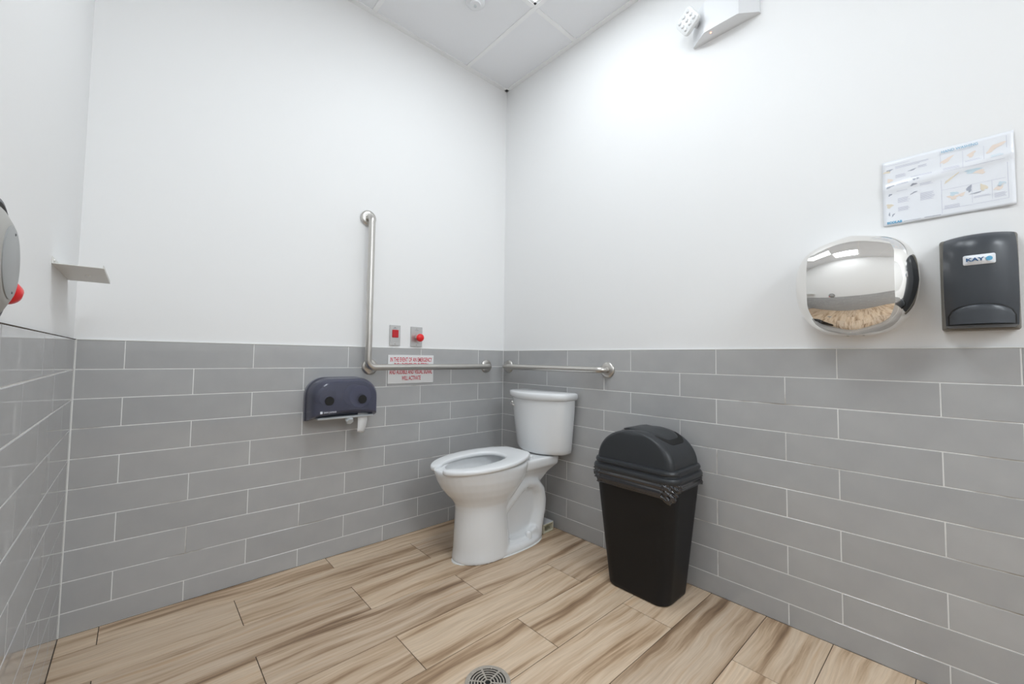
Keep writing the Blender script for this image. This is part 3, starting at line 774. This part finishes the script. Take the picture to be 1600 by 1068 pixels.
for u, v, a, b_, r, s in ((.018, .030, .008, .003, .2, 1), (.018, .086, .010, .003, .3, 2), (.018, .112, .005, .003, .5, 3), (.015, .176, .0018, .006, 0, 4), (.024, .180, .002, .006, -.6, 5), (.072, .045, .009, .002, .2, 6), (.076, .078, .004, .003, 0, 7), (.084, .077, .003, .003, 0, 8), (.074, .094, .008, .003, .2, 9), (.074, .120, .009, .002, .4, 10), (.192, .142, .005, .010, -.1, 11), (.206, .158, .012, .0018, .1, 12)): blob(sk, u, v, a, b_, r, s)
obj('grey_drawings', sk, MT['ink'], sh)
sk = nb()
for u, v, a, b_, r, s in ((.200, .090, .016, .006, .1, 1), (.160, .148, .009, .006, .2, 2), (.254, .146, .008, .006, .4, 3)): blob(sk, u, v, a, b_, r, s)
lines(sk, .236, .262, .058, 3, .0028, 14)
obj('blue_drawings', sk, MT['paleblue'], sh)
text_mesh('title', 'HAND WASHING', .0105, MT['blue'], sh, (-.0075, .003, .093), (0, -1, 0), (0, 0, 1), .92, 'LEFT', .0001)
text_mesh('lettering', 'ECOLAB', .0095, MT['blue'], sh, (-.0060, .131, -.0985), (0, -1, 0), (0, 0, 1), 1.0, 'LEFT', .0001, .0005)
lg = nb(); strip(lg, .048, .2055, .088, .2065); strip(lg, .096, .2045, .132, .2062); obj('small_print', lg, MT['ink'], sh)

# ---------------------------------------------------------------- emergency light unit
t = thing('emergency_light', 'white twin-head emergency light high on the right wall', 'emergency light', (0.006, -1.4285, 2.373))
pl = lambda hy, d0, z: [(0, hy, z), (-.062 - .004, hy * .52 - 0, z), (-.062 - .004, -hy * .52, z), (0, -hy, z)]
def em_ring(z, s=1.0): return [(0, .135 * s, z), (-.012, .1355 * s, z), (-.064, .066 * s, z), (-.066, .060 * s, z), (-.066, -.066 * s, z), (-.064, -.074 * s, z), (-.012, -.1345 * s, z), (0, -.135 * s, z)]
bm = nb(); loft(bm, [em_ring(0), em_ring(.135)]); obj('housing', bm, MT['whitep'], t)
bm = nb(); lathe(bm, [(.003, 0), (.003, .002), (.001, .003)], (-.046, .044, 0), (0, 0, -1), 12); obj('indicator', bm, MT['led'], t)
def lamp_head(c, e1, hs):
    e1 = Vector(e1).normalized(); n_ = Vector((-1, 0.10, -.25)); n_ = (n_ - e1 * n_.dot(e1)).normalized(); e2 = n_.cross(e1); c = Vector(c)
    b = nb(); loft(b, [[c + e1 * x * s_ + e2 * y * s_ + n_ * h for x, y in rrect(hs, hs, .016, 4)] for s_, h in ((.72, -.024), (.96, -.012), (1, 0), (.97, .006), (.9, .008))])
    hd = obj('lamp_head', b, MT['lens'], t, auto=40)
    for i in range(3):
        for j in range(3):
            p = c + e1 * ((i - 1) * hs * .55) + e2 * ((j - 1) * hs * .55) + n_ * .0075
            b = nb(); lathe(b, [(hs * .19, 0), (hs * .15, .004), (hs * .05, .006)], p, n_, 12); obj('lens_dome', b, MT['whitep'], hd, True)
    b = nb(); tube(b, [c - n_ * .02, c - n_ * .032 + Vector((0.012, -.02 if c.y > 0 else .02, -.012))], .014, 12); obj('swivel', b, MT['whitep'], t, True)
lamp_head((-.086, .125, .077), (0, .53, .85), .045)
lamp_head((-.086, -.118, .165), (0, -.35, .93), .045)

# ---------------------------------------------------------------- little shelf on the left wall
t = thing('wall_shelf', 'small white metal shelf fixed to the left wall near corner', 'shelf', (XL - .006, -.408, 1.187))
obj('shelf_plate', boxm((0, -.160, 0), (.093, .160, .0022), .0005), MT['shelf'], t)
obj('wall_flange', boxm((0, -.160, 0.002), (.0022, .160, .018), .0005), MT['shelf'], t)
obj('front_lip', boxm((.0908, -.160, 0.002), (.093, .160, .009), .0005), MT['shelf'], t)
for y in (-.14, .13):
    b = nb(); lathe(b, [(.004, 0), (.003, .002)], (.0022, y, .010), (1, 0, 0), 12); obj('screw', b, MT['steel'], t)
b = nb(); lathe(b, [(.006, 0), (.005, .0012)], (.052, .01, 0), (0, 0, -1), 16); obj('rivet', b, MT['steel'], t)

# ---------------------------------------------------------------- grey round fixture at the left edge
t = thing('wall_fixture', 'round grey wall fixture with red knob at the left edge', 'wall fixture', (XL - .006, -1.161, 1.096))
b = nb(); lathe(b, [(.092, 0), (.092, .010), (.088, .014), (.083, .015), (.081, .011)], (0, 0, .002), (1, 0, 0), 48); obj('mounting_ring', b, MT['darkring'], t, auto=40)
b = nb(); lathe(b, [(.079, .008), (.079, .014), (.074, .018), (.058, .0255), (.054, .0262)], (0, 0, 0), (1, 0, 0), 48); obj('housing', b, MT['greycast'], t, auto=40)
b = nb(); lathe(b, [(.0535, .024), (.0535, .0272), (.052, .0278)], (0, 0, 0), (1, 0, 0), 48); fp = obj('face_plate', b, MT['greyface'], t, auto=40)
for a in (.2, PI - .2):
    b = nb(); lathe(b, [(.0022, 0), (.0015, .0008)], (.0278, .044 * math.sin(a), .044 * math.cos(a)), (1, 0, 0), 8); obj('screw', b, MT['darkring'], fp)
b = nb(); lathe(b, [(.004, -.02), (.012, -.018), (.0175, -.008), (.019, .004), (.015, .014), (.006, .019)], (.012, .069, -.036), (.15, .85, -.5), 24); obj('red_knob', b, MT['red'], t, True)

# ---------------------------------------------------------------- floor drain
t = thing('floor_drain', 'round metal floor drain with slotted grate set among the planks', 'drain', (-.996, -1.108, .0002))
b = nb(); lathe(b, [(.068, 0), (.068, .0020), (.0665, .0030), (.063, .0030), (.0625, .0006), (.001, .0005)], (0, 0, 0), (0, 0, 1), 56); obj('collar', b, MT['gap'], t, auto=30)
b = nb()
def ringband(b, r0, r1, z0, z1, a0=0, a1=2 * PI, n=48):
    rg = [[(r * math.cos(a0 + (a1 - a0) * k / n), r * math.sin(a0 + (a1 - a0) * k / n), z) for r, z in ((r0, z0), (r0, z1), (r1, z1), (r1, z0))] for k in range(n + 1)]
    loft(b, rg, True, True)
ringband(b, .0595, .068, .0008, .0034); ringband(b, .0545 - .0005, .0622, .0008, .0038)
obj('rim', b, MT['brass'], t)
b = nb()
for r in (.0105, .0205, .0300, .0390, .0480): ringband(b, r - .0022, r + .0022, .0008, .0036, n=40)
for k in range(6):
    a = PI / 3 * k + .2; c, s = math.cos(a), math.sin(a); pts = []
    for rr_, w in ((.010, .0022), (.060, .0035)): pts += [(rr_ * c - w * s, rr_ * s + w * c), (rr_ * c + w * s, rr_ * s - w * c)]
    q = [pts[0], pts[1], pts[3], pts[2]]
    loft(b, [[(x, y, .001) for x, y in q], [(x, y, .0037) for x, y in q]])
gr = obj('grate', b, MT['brass'], t)
for k in range(3):
    a = 2 * PI / 3 * k + .7; b = nb(); lathe(b, [(.0042, 0), (.004, .0015), (.002, .002)], (.056 * math.cos(a), .056 * math.sin(a), .0036), (0, 0, 1), 12); obj('screw', b, MT['brass'], t)
# print too small to pick apart singly
for o in list(bpy.data.objects):
    if o.name.split('.')[0] in ('printed_lines', 'printed_frames', 'hand_drawings', 'buff_drawings', 'grey_drawings', 'blue_drawings', 'small_print'):
        o['kind'] = 'stuff'
